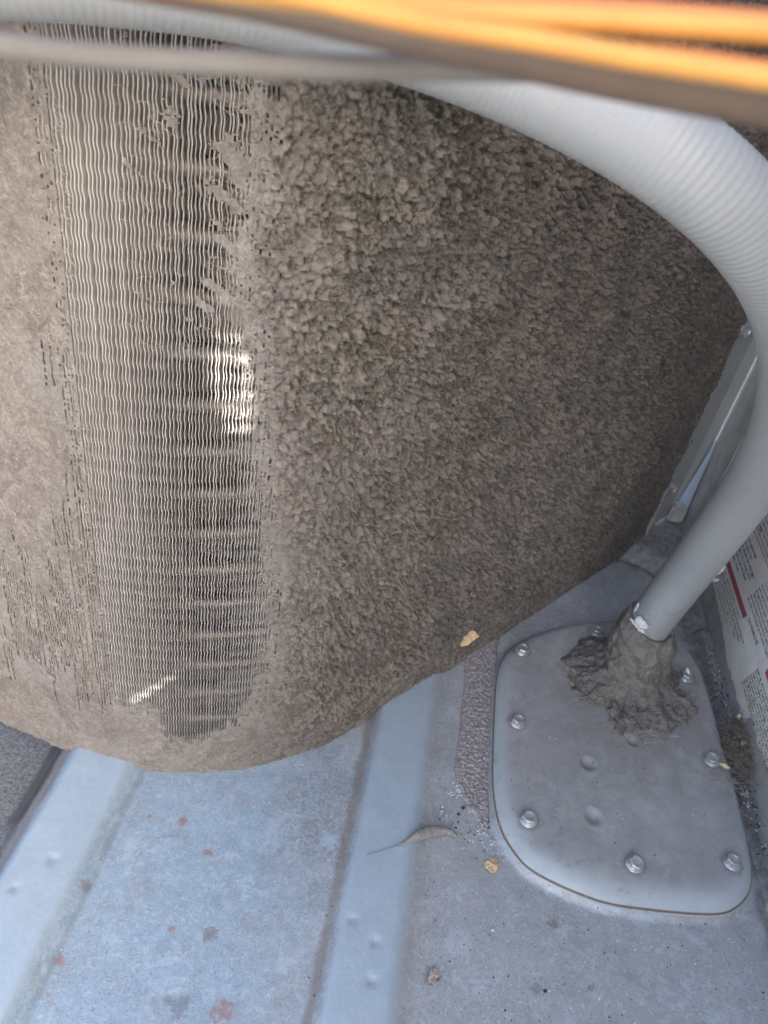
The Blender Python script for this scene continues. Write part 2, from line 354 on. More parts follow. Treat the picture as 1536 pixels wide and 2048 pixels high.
# top cap strip closing the coil
Ut, Dt = np.meshgrid(us, np.array([.003, -.026]), indexing='ij')
on_coil(npmesh('top_cap', surf(Ut.ravel(), np.full(Ut.size, ZT + .001), Dt.ravel()), grid_quads(90, 2), msteel))

# ---- dirt mat
BP = np.array([(.034, .62), (.034, .15), (.033, .10), (.037, .062), (.048, .060), (.055, .066), (.063, .063), (.066, .036), (.078, .032), (.090, .035), (.110, .053),
               (.122, .080), (.126, .125), (.124, .160), (.118, .211), (.112, .257), (.109, .300), (.105, .316), (.099, .330), (.101, .350), (.104, .380), (.103, .42), (.104, .62)])
def sdist(u, z, P):                       # positive inside
    d = np.full(u.shape, 9.0); ins = np.zeros(u.shape, bool)
    for a, b in zip(P, np.roll(P, -1, axis=0)):
        e = b - a; L = e @ e; t = np.clip(((u - a[0]) * e[0] + (z - a[1]) * e[1]) / L, 0, 1)
        d = np.minimum(d, np.hypot(u - a[0] - t * e[0], z - a[1] - t * e[1]))
        if e[1] != 0:
            c = ((a[1] > z) != (b[1] > z)) & (u < e[0] * (z - a[1]) / e[1] + a[0]); ins ^= c
    return np.where(ins, d, -d)
ug = np.concatenate([np.arange(-.40, -.056, .004), np.arange(-.056, .140, PITCH / 2), np.arange(.1405, UE, .00062), [UE]])
zg = np.concatenate([np.arange(0.0, .455, .00068), np.arange(.458, ZT + .001, .004)])
U, Zz = np.meshgrid(ug, zg, indexing='ij')
sd = sdist(U, Zz, BP)
rough = sstep(.112, .165, U + .026 * sstep(.20, .33, Zz) + .016 * vnoise(U, Zz, .03, 3)) * sstep(.0, .05, Zz) 
wu = U + .0011 * vnoise(U, Zz, .0032, 4) + .0004 * vnoise(U, Zz, .0011, 36); wz = Zz + .0011 * vnoise(U, Zz, .0032, 5) + .0004 * vnoise(U, Zz, .0011, 37)
c1, v1, e1 = cells(wu, wz, .0035, 6, True)
c2, v2, e2 = cells(wu, wz, .0018, 7, True)
def billow(sc, seed): return 1 - (1 - np.abs(vnoise(wu, wz, sc, seed))) ** 2
lump = (1 - np.clip(c1, 0, 1) ** 2) * (.3 + .7 * v1) * .0038 + sstep(0, .32, e1) * .0012 * (.4 + .6 * v1) + (1 - np.clip(c2, 0, 1) ** 2) * (.2 + .8 * v2) * .0022
lump += billow(.0034, 91) * .0016 + billow(.0016, 92) * .0013
lump -= sstep(.15, .75, vnoise(U, Zz, .0026, 38)) * .0026
# diagonal combing and shallow vertical furrows
dg = vnoise(U * 1.0 + Zz * .6, Zz * .35 - U * .2, .0016, 8)
fine = vnoise(U, Zz, .0010, 9)
big = vnoise(U, Zz, .018, 10) * .0014 + vnoise(U, Zz, .006, 12) * .0006
amp = .14 + .86 * rough * (1 - .45 * sstep(.42, .56, U)) * (1 - .3 * sstep(.10, .02, Zz))
amp = amp * (.1 + .9 * sstep(0, .007, UE - U))
off = .0012 + amp * (lump + dg * .0005 + fine * .0009) + big * (.4 + .6 * rough) + .0010 * rough
off += .0002 * dg * (1 - rough) + .00018 * fine * (1 - rough)
near = sstep(0, .012, -sd)
off = off * (.12 + .88 * near) + .0001
off += .0035 * sstep(.022, .0, Zz) * sstep(.15, .3, U)          # thicker ruffle where it meets the pan
# slight cut edges where mats hang in front (a loose lip low on the left of the mat)
off += .0018 * sstep(.004, .0, np.abs(U - (.085 + .2 * (.03 - Zz)))) * sstep(.035, .0, Zz)
P3 = surf(U.ravel(), Zz.ravel(), off.ravel())
Q = grid_quads(len(ug), len(zg)); 
uc = .5 * (U[:-1, :-1] + U[1:, 1:]); zc = .5 * (Zz[:-1, :-1] + Zz[1:, 1:]); sc = .25 * (sd[:-1, :-1] + sd[1:, :-1] + sd[:-1, 1:] + sd[1:, 1:])
colk = np.floor((uc + .052 + PITCH / 2) / PITCH).astype(int); 
gap = (np.floor((uc + .056) / (PITCH / 2)).astype(int) % 2) == 0
colr = np.random.default_rng(21).random(4000)[colk % 4000]
colr2 = np.random.default_rng(22).random(4000)[colk % 4000]
hf = vnoise(uc, zc, .0011, 23); mf = vnoise(uc * 1.0, zc * .8, .004, 24)
wide = .0035 * sstep(.0, .1, zc)
thr = sc + (colr - .5) * .006 + mf * .0022 + hf * .0012
bare = thr > 0
# holes between fins just outside the bare strip
bare |= gap & (thr > -.0030) & (hf > .42)
# right side ragged, more perforated band
rb = (uc > .09) & (sc < 0) & (sc > -.010) & (zc > .05); bare |= rb & gap & (hf + mf * .6 > .40) & (sc > -.007)
rt = (uc > .092) & (uc < .118) & (zc > .30); bare |= rt & gap & (hf + mf * .8 + 30 * (.104 - uc) > .60)
# matted hair across the upper right of the strip
mat_ = (uc > .060) & (uc < .104) & (zc > .315)
lat = vnoise(uc * .55 + zc * .8, zc * .5 - uc * .3, .0042, 25)
cover = mat_ & ((lat + .35 * hf + .55 * (sstep(.070, .100, uc)) + .25 * sstep(.36, .41, zc) * sstep(.09, .066, uc)) > .95)
cover |= mat_ & (uc > .086) & (zc > .320) & (zc < .338) & (lat > .1)
bare &= ~cover
# slits between the fins low on the left
lo = np.clip((uc + .05) / .084, 0, 1)
z1 = .118 + .085 * colr * (.35 + .65 * lo) + .01; z0 = .120 - .075 * colr2 * (.2 + .8 * lo)
col_y = colk * .37
longn = vnoise(col_y * .02, zc, .022, 27); longn2 = vnoise(col_y * .05, zc, .007, 28)
reg = sstep(.052, .085, zc + .010 * lo) * (1 - sstep(.125 + .075 * lo, .150 + .080 * lo, zc)) * (.35 + .65 * lo)
reg = np.maximum(reg, .95 * (np.abs(zc - .126) < .013) * (vnoise(uc, zc, .010, 29) > -.15))
slit = gap & (uc < .036) & (uc > -.056) & (longn * .6 + longn2 * .25 + (colr - .5) * .9 + reg * 1.15 > .80) & (hf > -.55) & (zc < .215) & (reg > .02)
slit |= gap & (uc > .020) & (uc < .036) & (zc > .10) & (zc < .30) & (colr > .45) & (longn > .15) & (hf > -.2)
bare |= slit
keep = ~bare.ravel()
Q = Q[keep]
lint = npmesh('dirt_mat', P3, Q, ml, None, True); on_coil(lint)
ca = lint.data.attributes.new('clump', 'FLOAT', 'POINT'); ca.data.foreach_set('value', (np.clip(.5 + (v1 - .5) * .7 + (v2 - .5) * .6 + .25 * vnoise(U, Zz, .011, 33), 0, 1)).astype(np.float32).ravel())
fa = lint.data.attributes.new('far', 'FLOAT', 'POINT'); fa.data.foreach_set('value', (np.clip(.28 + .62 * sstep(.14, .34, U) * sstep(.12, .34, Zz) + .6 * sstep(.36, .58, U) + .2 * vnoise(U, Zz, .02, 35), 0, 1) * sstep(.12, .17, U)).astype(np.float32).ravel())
pa = lint.data.attributes.new('pale', 'FLOAT', 'POINT')  # left face's stronger light put into a paler lint colour
pa.data.foreach_set('value', (1 - sstep(.095, .165, U + .02 * vnoise(U, Zz, .02, 31))).astype(np.float32).ravel())
lint['label'] = 'lumpy grey brown mat of dust and fluff over the fins'

# ---- loose fibres and fuzz standing out of the mat
def fibres(name, n, usamp, length, width, lift, seed, mat, segs=3, dirbias=None):
    r = np.random.default_rng(seed); uu, zz = usamp(r, n)
    iu = np.clip(np.searchsorted(ug, uu), 0, len(ug) - 1); iz = np.clip(np.searchsorted(zg, zz), 0, len(zg) - 1)
    o0 = off[iu, iz]; a = r.random(n) * 2 * math.pi if dirbias is None else r.normal(dirbias, .6, n)
    L = length * (.4 + .9 * r.random(n)); bend = r.normal(0, .9, n); up = lift * r.random(n)
    V = []; 
    for q in range(segs + 1):
        t = q / segs; aa = a + bend * (t - .5)
        u1 = uu + np.cos(aa) * L * (t - .5); z1 = zz + np.sin(aa) * L * (t - .5)
        of = o0 + up * math.sin(math.pi * (.15 + .85 * t)) + .00015
        w = width * (1 - .6 * abs(2 * t - 1))
        for s in (-1, 1):
            V.append(surf(u1 - np.sin(aa) * w * s, z1 + np.cos(aa) * w * s, of))
    V = np.stack(V, 1).reshape(-1, 3); m = 2 * (segs + 1)
    b = (np.arange(n) * m)[:, None]; q4 = np.concatenate([b + np.array([[2 * q, 2 * q + 1, 2 * q + 3, 2 * q + 2]]) for q in range(segs)], 0)
    o = npmesh(name, V, q4, mat, None, False); on_coil(o); o['kind'] = 'stuff'; return o
def s_right(r, n): return .10 + (UE - .102) * r.random(n), .005 + .45 * r.random(n)
def s_left(r, n): return -.06 + .10 * r.random(n), .005 + .45 * r.random(n)
fibres('fuzz', 26000, s_right, .0028, .00008, .0012, 41, mfib, 2)
fibres('fuzz', 12000, s_left, .0034, .00009, .0010, 42, mfib, 2, 2.3)
def s_edge(r, n):
    seg = r.integers(1, len(BP) - 2, n * 3); t = r.random(n * 3); p = BP[seg] * (1 - t)[:, None] + BP[seg + 1] * t[:, None]
    p = p + r.normal(0, .0028, p.shape); ok = (p[:, 1] > .01) & (p[:, 1] < .45); p = p[ok][:n]
    if len(p) < n: p = np.concatenate([p, p[:n - len(p)]])
    return p[:, 0], p[:, 1]
fibres('edge_fibre', 3200, s_edge, .0055, .00006, .0008, 43, mfib, 3)
def s_hair(r, n): return .058 + .05 * r.random(n), .30 + .15 * r.random(n)
fibres('edge_fibre', 260, s_hair, .010, .00007, .0006, 44, mfib, 4, 2.5)
def s_slit(r, n): return -.045 + .08 * r.random(n), .05 + .14 * r.random(n)
fibres('edge_fibre', 1400, s_slit, .0040, .00008, .0005, 45, mfib, 3, 2.2)

# ---------------------------------------------------------------- corner post at the coil's right end
post = empty('corner_post', (float(cv(.61)[0]), float(cv(.61)[1]), 0))
tag(post, 'grey galvanised end plate standing between the dirty coil and the right side panel', 'end plate')
pinv = Matrix.Translation(-post.location)
def on_post(o): o.parent = post; o.matrix_parent_inverse = pinv; return o
def sheet(name, poly, d0, d1, mat, f):    # poly in (u, z); extruded between two offsets
    n = len(poly); V = [tuple(f(a, b, d0)) for a, b in poly] + [tuple(f(a, b, d1)) for a, b in poly]
    F = [tuple(range(n)), tuple(range(2 * n - 1, n - 1, -1))] + [(i, i + n, (i + 1) % n + n, (i + 1) % n) for i in range(n)]
    return pyd(name, V, F, mat)
sf = lambda a, b, d: surf(np.array(a), np.array(b), d)
on_post(sheet('end_sheet', [(.5885, .001), (.600, .002), (.612, .010), (.630, .012), (.6345, .018), (.6345, .56), (.5885, .56)], .0002, -.0012, msteel, sf))
on_post(sheet('folded_lip', [(.5865, .001), (.5885, .001), (.5885, .07), (.5872, .075)], .0055, .0003, msteel2, sf))
# return from the end sheet to the side panel
px, py, _ = cv(.6348); px, py = float(px), float(py)
def seg_sheet(name, a, b, z0, z1, th, mat):
    d = Vector((b[0] - a[0], b[1] - a[1], 0)).normalized(); nn = Vector((d.y, -d.x, 0)) * th
    V = []
    for z in (z0, z1):
        for p in (Vector((*a, z)), Vector((*b, z)), Vector((*b, z)) - nn, Vector((*a, z)) - nn): V.append(p[:])
    return pyd(name, V, [(0, 1, 5, 4), (1, 2, 6, 5), (2, 3, 7, 6), (3, 0, 4, 7), (4, 5, 6, 7), (3, 2, 1, 0)], mat)
on_post(seg_sheet('return_flange', (px + .0006, py + .0035), (.2825, py + .010), .004, .56, .001, msteel))
g = pyd('gusset', [(.2745, py + .0035, .025), (.2810, py - .006, .022), (.2795, py + .001, .108), (.2735, py + .0050, .025), (.2822, py - .006, .022), (.2806, py + .001, .108)],
        [(0, 1, 2), (5, 4, 3), (0, 3, 4, 1), (1, 4, 5, 2), (2, 5, 3, 0)], flat('pale_blue_sheet', (0.42, 0.50, 0.56), (0.36, 0.44, 0.50), 40, 0.35, 0.3))
on_post(g)
bm = bmesh.new(); bmesh.ops.create_cube(bm, size=1)
bmesh.ops.scale(bm, vec=(.016, .014, .020), verts=bm.verts); bmesh.ops.bevel(bm, geom=bm.edges[:], offset=.0025, segments=2, affect='EDGES')
bmesh.ops.translate(bm, vec=(.2735, py - .004, .0205), verts=bm.verts)
on_post(bmo('foot_block', bm, msteel2))

# ---------------------------------------------------------------- screws
def screw_mesh(name, rf=.0060, af=.0041, h=.0048):
    bm = bmesh.new()
    def ring(r, z, n=24, hexa=False, blend=0.0):
        out = []
        for k in range(n):
            a = 2 * math.pi * k / n
            if hexa:
                s = math.pi / 3; rr = r / math.cos(((a + s / 2) % s) - s / 2)
                rr = rr * (1 - blend) + r * blend
            else: rr = r
            out.append(bm.verts.new((rr * math.cos(a), rr * math.sin(a), z)))
        return out
    R = [ring(rf, 0), ring(rf, .0008), ring(rf * .93, .0013), ring(af * 1.12, .0017), ring(af, .0019, hexa=True), ring(af, h * .9, hexa=True),
         ring(af * .93, h, hexa=True, blend=.5), ring(af * .74, h), ring(af * .66, h - .0007), ring(af * .3, h - .0009)]
    for a, b in zip(R[:-1], R[1:]):
        for k in range(24): bm.faces.new((a[k], a[(k + 1) % 24], b[(k + 1) % 24], b[k]))
    bm.faces.new(R[-1])
    me = bpy.data.meshes.new(name); bm.to_mesh(me); bm.free(); me.materials.append(mzinc.m)
    return me
smesh = screw_mesh('screw')
zax = Vector((0, 0, 1))
for uu, zz, sz in ((.5990, .230, 1.25), (.6045, .0595, 1.05)):
    o = bpy.data.objects.new('screw', smesh); COL.objects.link(o); on_post(o)
    p = surf(np.array(uu), np.array(zz), .0003); o.location = tuple(p)
    o.rotation_euler = Vector((math.sin(H1), -math.cos(H1), 0)).to_track_quat('Z', 'Y').to_euler(); o.scale = (sz,) * 3
hb = pyd('rivet_hole', [tuple(surf(np.array(.6045 + .0016 * math.cos(a)), np.array(.114 + .0022 * math.sin(a)), .0005)) for a in np.linspace(0, 6.28, 12, endpoint=False)], [tuple(range(12))], mblack); on_post(hb)

# ---------------------------------------------------------------- base pan
xs = np.concatenate([np.arange(-.75, -.27, .01), np.arange(-.27, .300, .0019)]); ys = np.concatenate([np.arange(-.45, .09, .01), np.arange(.09, .73, .0019)])
Xg, Yg = np.meshgrid(xs, ys, indexing='ij')
def ribh(x, a, b, w, h): return h * sstep(a - w / 2, a + w / 2, x) * (1 - sstep(b - w / 2, b + w / 2, x))
wob = .0012 * vnoise(Xg * .3, Yg, .06, 61)
hz = ribh(Xg + wob, -.180, -.138, .012, .0085) + .0080 * sstep(.0065, .0145, Xg + wob) * (1 - sstep(.043, .061, Xg + wob))
hz += -.010 * (1 - sstep(-.196, -.187, Xg + wob))
xb = np.interp(Yg, [.2, .3, .45, .5, .54, .6], [.2840, .2805, .2740, .2710, .2685, .268])
qx = np.maximum(Xg - (xb - .052), 0); qy = np.maximum(Yg - (.606 - .052), 0)
rim = np.hypot(qx, qy) - .052
rim = np.where((Xg < .17), Yg - .606, rim)
hz += .0085 * np.where(Yg > .52, sstep(-.001, .024, rim), sstep(-.001, .009, rim)) - .0012 * np.exp(-(rim / .003) ** 2) 
hz += -.0010 * np.exp(-((rim + .001) / .002) ** 2) + vnoise(Xg, Yg, .05, 62) * .0005 + vnoise(Xg, Yg, .012, 63) * .00012
# raised seat below the cover plate
PL = np.array([(160, 489), (135, 473), (113, 454), (101, 432), (97, 410), (96.5, 375), (97, 342), (98, 315), (103, 290), (113, 273), (128, 262), (165, 254), (200, 256), (238, 262),
               (254, 270), (265, 283), (270, 300), (271.5, 330), (271, 360), (268, 434), (264, 470), (252, 493), (230, 505), (195, 503)]) / 1000.
def resamp(P, n):
    C = [Vector((*p, 0)) for p in P]; C = C[-2:] + C + C[:3]; s = crom(C, .002)
    A = np.array([(v.x, v.y) for v in s]); 
    cen = np.array([.185, .375]); th = np.arctan2(A[:, 1] - cen[1], A[:, 0] - cen[0]); r = np.hypot(*(A - cen).T)
    o = np.argsort(th); T = np.linspace(-math.pi, math.pi, n, endpoint=False)
    return cen, T, np.interp(T, th[o], r[o], period=2 * math.pi)
cen, TH, RR = resamp(PL, 360)
rr = np.hypot(Xg - cen[0], Yg - cen[1]); tt = np.arctan2(Yg - cen[1], Xg - cen[0])
RP = np.interp(tt, TH, RR, period=2 * math.pi)
hz += .0060 * (1 - sstep(-.001, .0045, rr - RP)) 
# small pressed pits
for x, y in ((.034, .199), (.035, .179), (-.156, .203), (-.168, .184), (-.067, .153), (.019, .208)):
    hz -= .0012 * np.exp(-((Xg - x) ** 2 + (Yg - y) ** 2) / .0022 ** 2)
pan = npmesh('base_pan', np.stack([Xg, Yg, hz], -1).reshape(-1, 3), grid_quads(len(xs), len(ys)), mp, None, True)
tag(pan, 'dirty blue grey painted base pan with two raised ribs, under everything else', 'base pan')
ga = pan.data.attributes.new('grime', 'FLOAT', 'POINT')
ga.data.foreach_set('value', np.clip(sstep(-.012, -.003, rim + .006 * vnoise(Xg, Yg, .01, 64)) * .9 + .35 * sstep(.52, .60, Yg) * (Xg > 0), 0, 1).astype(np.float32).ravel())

# crusted sealant strip beside the plate
xs2 = np.arange(.0690, .0992, .00045); ys2 = np.arange(.285, .470, .00045); X2, Y2 = np.meshgrid(xs2, ys2, indexing='ij')
cA, vA = cells(X2, Y2, .0022, 71); cB, vB = cells(X2, Y2, .0011, 72)
xl = .0705 + .0012 * vnoise(X2 * 0, Y2, .02, 73) + .012 * sstep(.33, .29, Y2); xr = .0972 + .001 * vnoise(X2 * 0, Y2, .015, 74)
ed = np.minimum(np.minimum(X2 - xl, xr - X2), (Y2 - .29 - .008 * vnoise(X2, Y2 * 0, .008, 75)) * .5)
h2 = -.0006 + .0016 * sstep(-.0005, .002, ed) + sstep(0, .003, ed) * ((1 - np.clip(cA, 0, 1) ** 2) * vA * .0011 + (1 - np.clip(cB, 0, 1) ** 2) * vB * .0006)
cr = npmesh('crusted_strip', np.stack([X2, Y2, h2 + .0002], -1).reshape(-1, 3), grid_quads(len(xs2), len(ys2)), mcrust, None, True)
cr.parent = pan; cr['label'] = 'rough brown crusted strip beside the cover plate'

# ---------------------------------------------------------------- cover plate
plate = empty('cover_plate', (cen[0], cen[1], 0)); tag(plate, 'grey steel cover plate with rounded corners and hex screws, carrying the conduit', 'cover plate')
plinv = Matrix.Translation(-plate.location)
def on_plate(o): o.parent = plate; o.matrix_parent_inverse = plinv; return o
prof = [(0.0022, .0052, 0, 1), (0.0020, .0060, 0, 1), (0.0012, .0063, 1, .5), (.0006, .0066, 1, .2), (0.0008, .0071, .7, 1), (.0003, .0078, 0, 1), (-.0012, .0092, 0, 1), (-.0035, .0108, 0, 1), (-.0062, .0120, 0, .8), (-.0088, .0127, 0, .42), (-.0115, .0130, 0, .15), (-.0145, .0131, 0, .03), (-.018, .0131, 0, 0)]
V = []; seam = []; edg = []; n = len(TH)
# narrower fillet towards the side panel
fil = np.interp(TH, [-math.pi, -2.6, -1.6, -.9, -.3, .9, 1.3, 2.2, 2.8, math.pi], [.75, 1.0, 1.35, 1.2, .45, .35, .6, .7, .7, .75])
DIM = [(.163, .3470, .0042), (.164, .3060, .0044), (.198, .3760, .0036)]
def plate_z(x, y):
    z = vnoise(x, y, .04, 81) * .0004
    for a, b, r in DIM: z = z - .0026 * np.exp(-(((x - a) ** 2 + (y - b) ** 2) / r ** 2) ** 1.3) + .0003 * np.exp(-((np.hypot(x - a, y - b) - 1.7 * r) / .002) ** 2)
    for a, b in SCR: z = z - .0004 * np.exp(-((x - a) ** 2 + (y - b) ** 2) / .010 ** 2)
    return z
SCR = [(.1145, .4415), (.1115, .3695), (.1200, .2930), (.1885, .2785), (.2545, .2950), (.2560, .3740), (.2500, .4520), (.1780, .4810)]
for o_, z_, s_, e_ in prof:
    r = RR + np.where(o_ < 0, o_ * fil, o_); V.append(np.stack([cen[0] + r * np.cos(TH), cen[1] + r * np.sin(TH), np.full(n, z_)], -1)); seam.append(np.full(n, s_)); edg.append(np.full(n, e_))
r0 = RR - .018 * fil
for q in np.linspace(0, 1, 95)[1:]:
    r = r0 * (1 - q * .995); x = cen[0] + r * np.cos(TH); y = cen[1] + r * np.sin(TH)
    V.append(np.stack([x, y, .0131 + plate_z(x, y) * min(1, q * 6)], -1)); seam.append(np.zeros(n)); edg.append(np.zeros(n))
m = len(V); V = np.concatenate(V); i = np.arange(m * n).reshape(m, n); j = np.roll(i, -1, axis=1)
Q = np.stack([i[:-1], j[:-1], j[1:], i[1:]], -1).reshape(-1, 4)
pl = on_plate(npmesh('plate_sheet', V, Q, mc, None, True))
for nm, a in (('seam', seam), ('edge', edg)):
    t = pl.data.attributes.new(nm, 'FLOAT', 'POINT'); t.data.foreach_set('value', np.concatenate(a).astype(np.float32))
for k, (x, y) in enumerate(SCR):
    o = bpy.data.objects.new('screw', smesh); COL.objects.link(o); on_plate(o)
    o.location = (x, y, .0126); o.rotation_euler = (random.gauss(0, .05), random.gauss(0, .05), random.random() * 2)
for s in ([(134.2, 310.3), (140.5, 307.2), (134.7, 304.5)], [(138.6, 303.2), (134.9, 302.4), (139.5, 300.0)], [(140.9, 294.7), (137.7, 298.4), (136.1, 298.3), (134.5, 296.5), (135.0, 294.9), (136.5, 294.2)]):
    on_plate(sweep([(a / 1000, b / 1000, .01312) for a, b in s], .00030, 6, 'stamped_mark', mc))

# ---------------------------------------------------------------- side panel with added openings for the sun patch and streak, label
PX = .2835
def on_wall(p):                            # follow the sun from a point on the coil to the panel
    t = (PX - p[0]) / SUN.x; return (p[1] + SUN.y * t, p[2] + SUN.z * t)
def spot_poly(pts):
    out = []
    for uu, zz in pts:
        p = surf(np.array(uu), np.array(zz), 0.0); out.append(on_wall(p))
    return out
sun_slots = []  # unseen cuts added to shape the sunlit patch on the fins
for z_, a, b in ((.3105, .0905, .1035), (.3020, .0900, .1065), (.2935, .0900, .1095), (.2850, .0925, .1100), (.2765, .0950, .1105), (.2685, .0975, .1095)):
    sun_slots.append(spot_poly([(a, z_ - .0017), (a + .002, z_ - .0029), (b - .002, z_ - .0027), (b, z_ - .0015), (b - .0006, z_ + .0020), (b - .003, z_ + .0028), (a + .003, z_ + .0027), (a + .0008, z_ + .0015)]))
streak_slot = spot_poly([(.0470, .0690), (.0495, .0675), (.0765, .0975), (.0760, .0995)])  # unseen cut added for the sun streak low on the fins
outer = [(-.60, .004), (.705, .004), (.705, .88), (-.60, .88)]  # carried out of view to keep the sun off the coil
loops = [outer, streak_slot] + sun_slots
vs = [Vector((0, y, z)) for lp in loops for y, z in lp]
tris = tessellate_polygon([[Vector((y, z, 0)) for y, z in lp] for lp in loops])
nv = len(vs); V = [(PX, v.y, v.z) for v in vs] + [(PX + .0012, v.y, v.z) for v in vs]
F = [tuple(t) for t in tris] + [tuple(q + nv for q in reversed(t)) for t in tris]; b0 = 0
for lp in loops:
    for k in range(len(lp)): a, b = b0 + k, b0 + (k + 1) % len(lp); F.append((a, b, b + nv, a + nv))
    b0 += len(lp)
panel = empty('side_panel', (PX, .4, 0)); tag(panel, 'grey sheet metal side panel on the right, with a printed warning label', 'side panel')
pninv = Matrix.Translation(-panel.location)
def on_panel(o): o.parent = panel; o.matrix_parent_inverse = pninv; return o
on_panel(pyd('panel_sheet', V, F, msteel2))
# label, its lower edge frayed and dirty
bot = []
yy = .640
while yy > .17:
    zb = np.interp(yy, [.2, .36, .385, .404, .414, .443, .472, .511, .54, .64], [.030, .036, .032, .034, .0215, .0235, .0225, .0300, .033, .034]) + random.gauss(0, .0008)
    bot.append((yy, zb)); yy -= .004
poly = [(.64, .26)] + bot + [(.17, .26)]
nl = len(poly); lv = [(PX - .0004, y, z) for y, z in poly] + [(PX - .0001, y, z) for y, z in poly]
tr = tessellate_polygon([[Vector((y, z, 0)) for y, z in poly]])
lab = pyd('warning_label', lv, [tuple(t) for t in tr] + [(i, (i + 1) % nl, (i + 1) % nl + nl, i + nl) for i in range(nl)], mlab)
on_panel(lab); lab['label'] = 'dirty off-white warning label with red bars and rows of small black print'
LX = PX - .0006
def rect(y0, y1, z0, z1, slant=0): return [(LX, y0, z0), (LX, y1, z0), (LX, y1 + slant, z1), (LX, y0, z1)]
def printed(name, quads, mat):
    V = [v for q in quads for v in q]; F = [tuple(range(4 * k, 4 * k + 4)) for k in range(len(quads))]
    o = pyd(name, V, F, mat); o.parent = lab; return o
printed('red_bar', [rect(.600, .4835, .0600, .0660, -.003)], mred)
printed('red_bar', [rect(.421, .20, .0655, .0715)], mred)
printed('red_rule', [rect(.60, .40, .1085, .1094)], mred)
rows = []; r = random.Random(5)
def row(y0, y1, z, h=.0021, fade=0.0, lw=.0008):
    y = y0
    while y > y1:
        L = r.randint(2, 9)
        for _ in range(L):
            if r.random() > fade and y > y1:
                a = r.random()
                zz0 = z - (h * .3 if a > .88 else 0); zz1 = z + h * (1.3 if a < .25 else .85)
                if a < .5: rows.append(rect(y, y - lw * .38, zz0, zz1)); rows.append(rect(y - lw * .45, y - lw, z + h * (.1 if a < .3 else .6), z + h * (.35 if a < .3 else .85)))
                else: rows.append(rect(y, y - lw, zz0 if a > .75 else z + h * .1, zz1 if a > .6 else z + h * .6))
            y -= lw * 1.35
        y -= lw * 1.3
for k, (a, b) in enumerate([(.61, .500), (.61, .478), (.61, .470), (.61, .462), (.61, .487)]): row(a, b, .0370 + .0044 * k, fade=.12 if k > 1 else .35)
for k, (a, b) in enumerate([(.61, .525), (.61, .509), (.61, .505), (.61, .501), (.61, .520), (.61, .514)]): row(a, b, .0720 + .0052 * k, h=.0026, lw=.0010)
for k in range(9): row(.492 - .0015 * k + .002 * r.random(), .17, .0735 + .0042 * k)
for k in range(11):
    if not (.060 < .0345 + .0033 * k < .073): row(.438 - .001 * k, .17, .0345 + .0033 * k, h=.0019, fade=.08)
for k in range(6): row(.60, .44 + .02 * r.random(), .1120 + .0045 * k)
for k in range(20): row(.60, .17, .142 + .0048 * k)
printed('small_print', rows, mink)
def text(body, y, z, size, mat):
    cu = bpy.data.curves.new('t', 'FONT'); cu.body = body; cu.size = size; cu.space_character = 1.0
    to = bpy.data.objects.new('t', cu); COL.objects.link(to)
    bpy.context.view_layer.update()
    me = bpy.data.meshes.new_from_object(to.evaluated_get(bpy.context.evaluated_depsgraph_get())); bpy.data.objects.remove(to)
    for v in me.vertices: v.co = Vector((LX - .0002, y - v.co.x, z + v.co.y))
    me.materials.clear(); me.materials.append(mat.m); o = put('heading', me, lab); return o
text('EN MARCHE', .4765, .0655, .0052, mink)
text('R LA M', .5500, .1130, .0075, mink)

# ---------------------------------------------------------------- conduit
HP = [(-.42, .14, .36), (-.32, .195, .405), (-.20, .222, .430), (-0.1388, 0.2393, 0.4363), (-0.1107, 0.2519, 0.4380), (-0.0827, 0.2658, 0.4379), (-0.0525, 0.2805, 0.4352), (-0.0199, 0.2921, 0.4303), (0.0095, 0.2956, 0.4248), (0.0347, 0.2917, 0.4193), (0.0563, 0.2866, 0.4132), (0.0764, 0.2857, 0.4051), (0.0966, 0.2913, 0.3935), (0.1172, 0.3011, 0.3779), (0.1377, 0.3157, 0.3571), (0.1590, 0.3381, 0.3273), (0.1796, 0.3677, 0.2867), (0.1969, 0.4018, 0.2347), (0.2063, 0.4312, 0.1746), (0.2048, 0.4438, 0.1162), (0.1983, 0.4446, 0.0644),
      (.197, .444, .010)]
# light smoothing of the measured points
H_ = np.array(HP); 
H_[1:-1] = .1 * H_[:-2] + .8 * H_[1:-1] + .1 * H_[2:]
H_[-3:] = np.array(HP)[-3:]
hp = crom([tuple(p) for p in H_], .00055)
hose = sweep(hp, .01625, 40, 'conduit', mhose, None, lambda s, th: np.interp(s, [0, .45, .75, 9], [.00004, .00005, .00018, .00020]) * np.sin(2 * math.pi * s / .0027 + th) + .00012 * math.sin(s * 31))
tag(hose, 'thick pale grey flexible conduit looping overhead down into the cover plate', 'conduit')
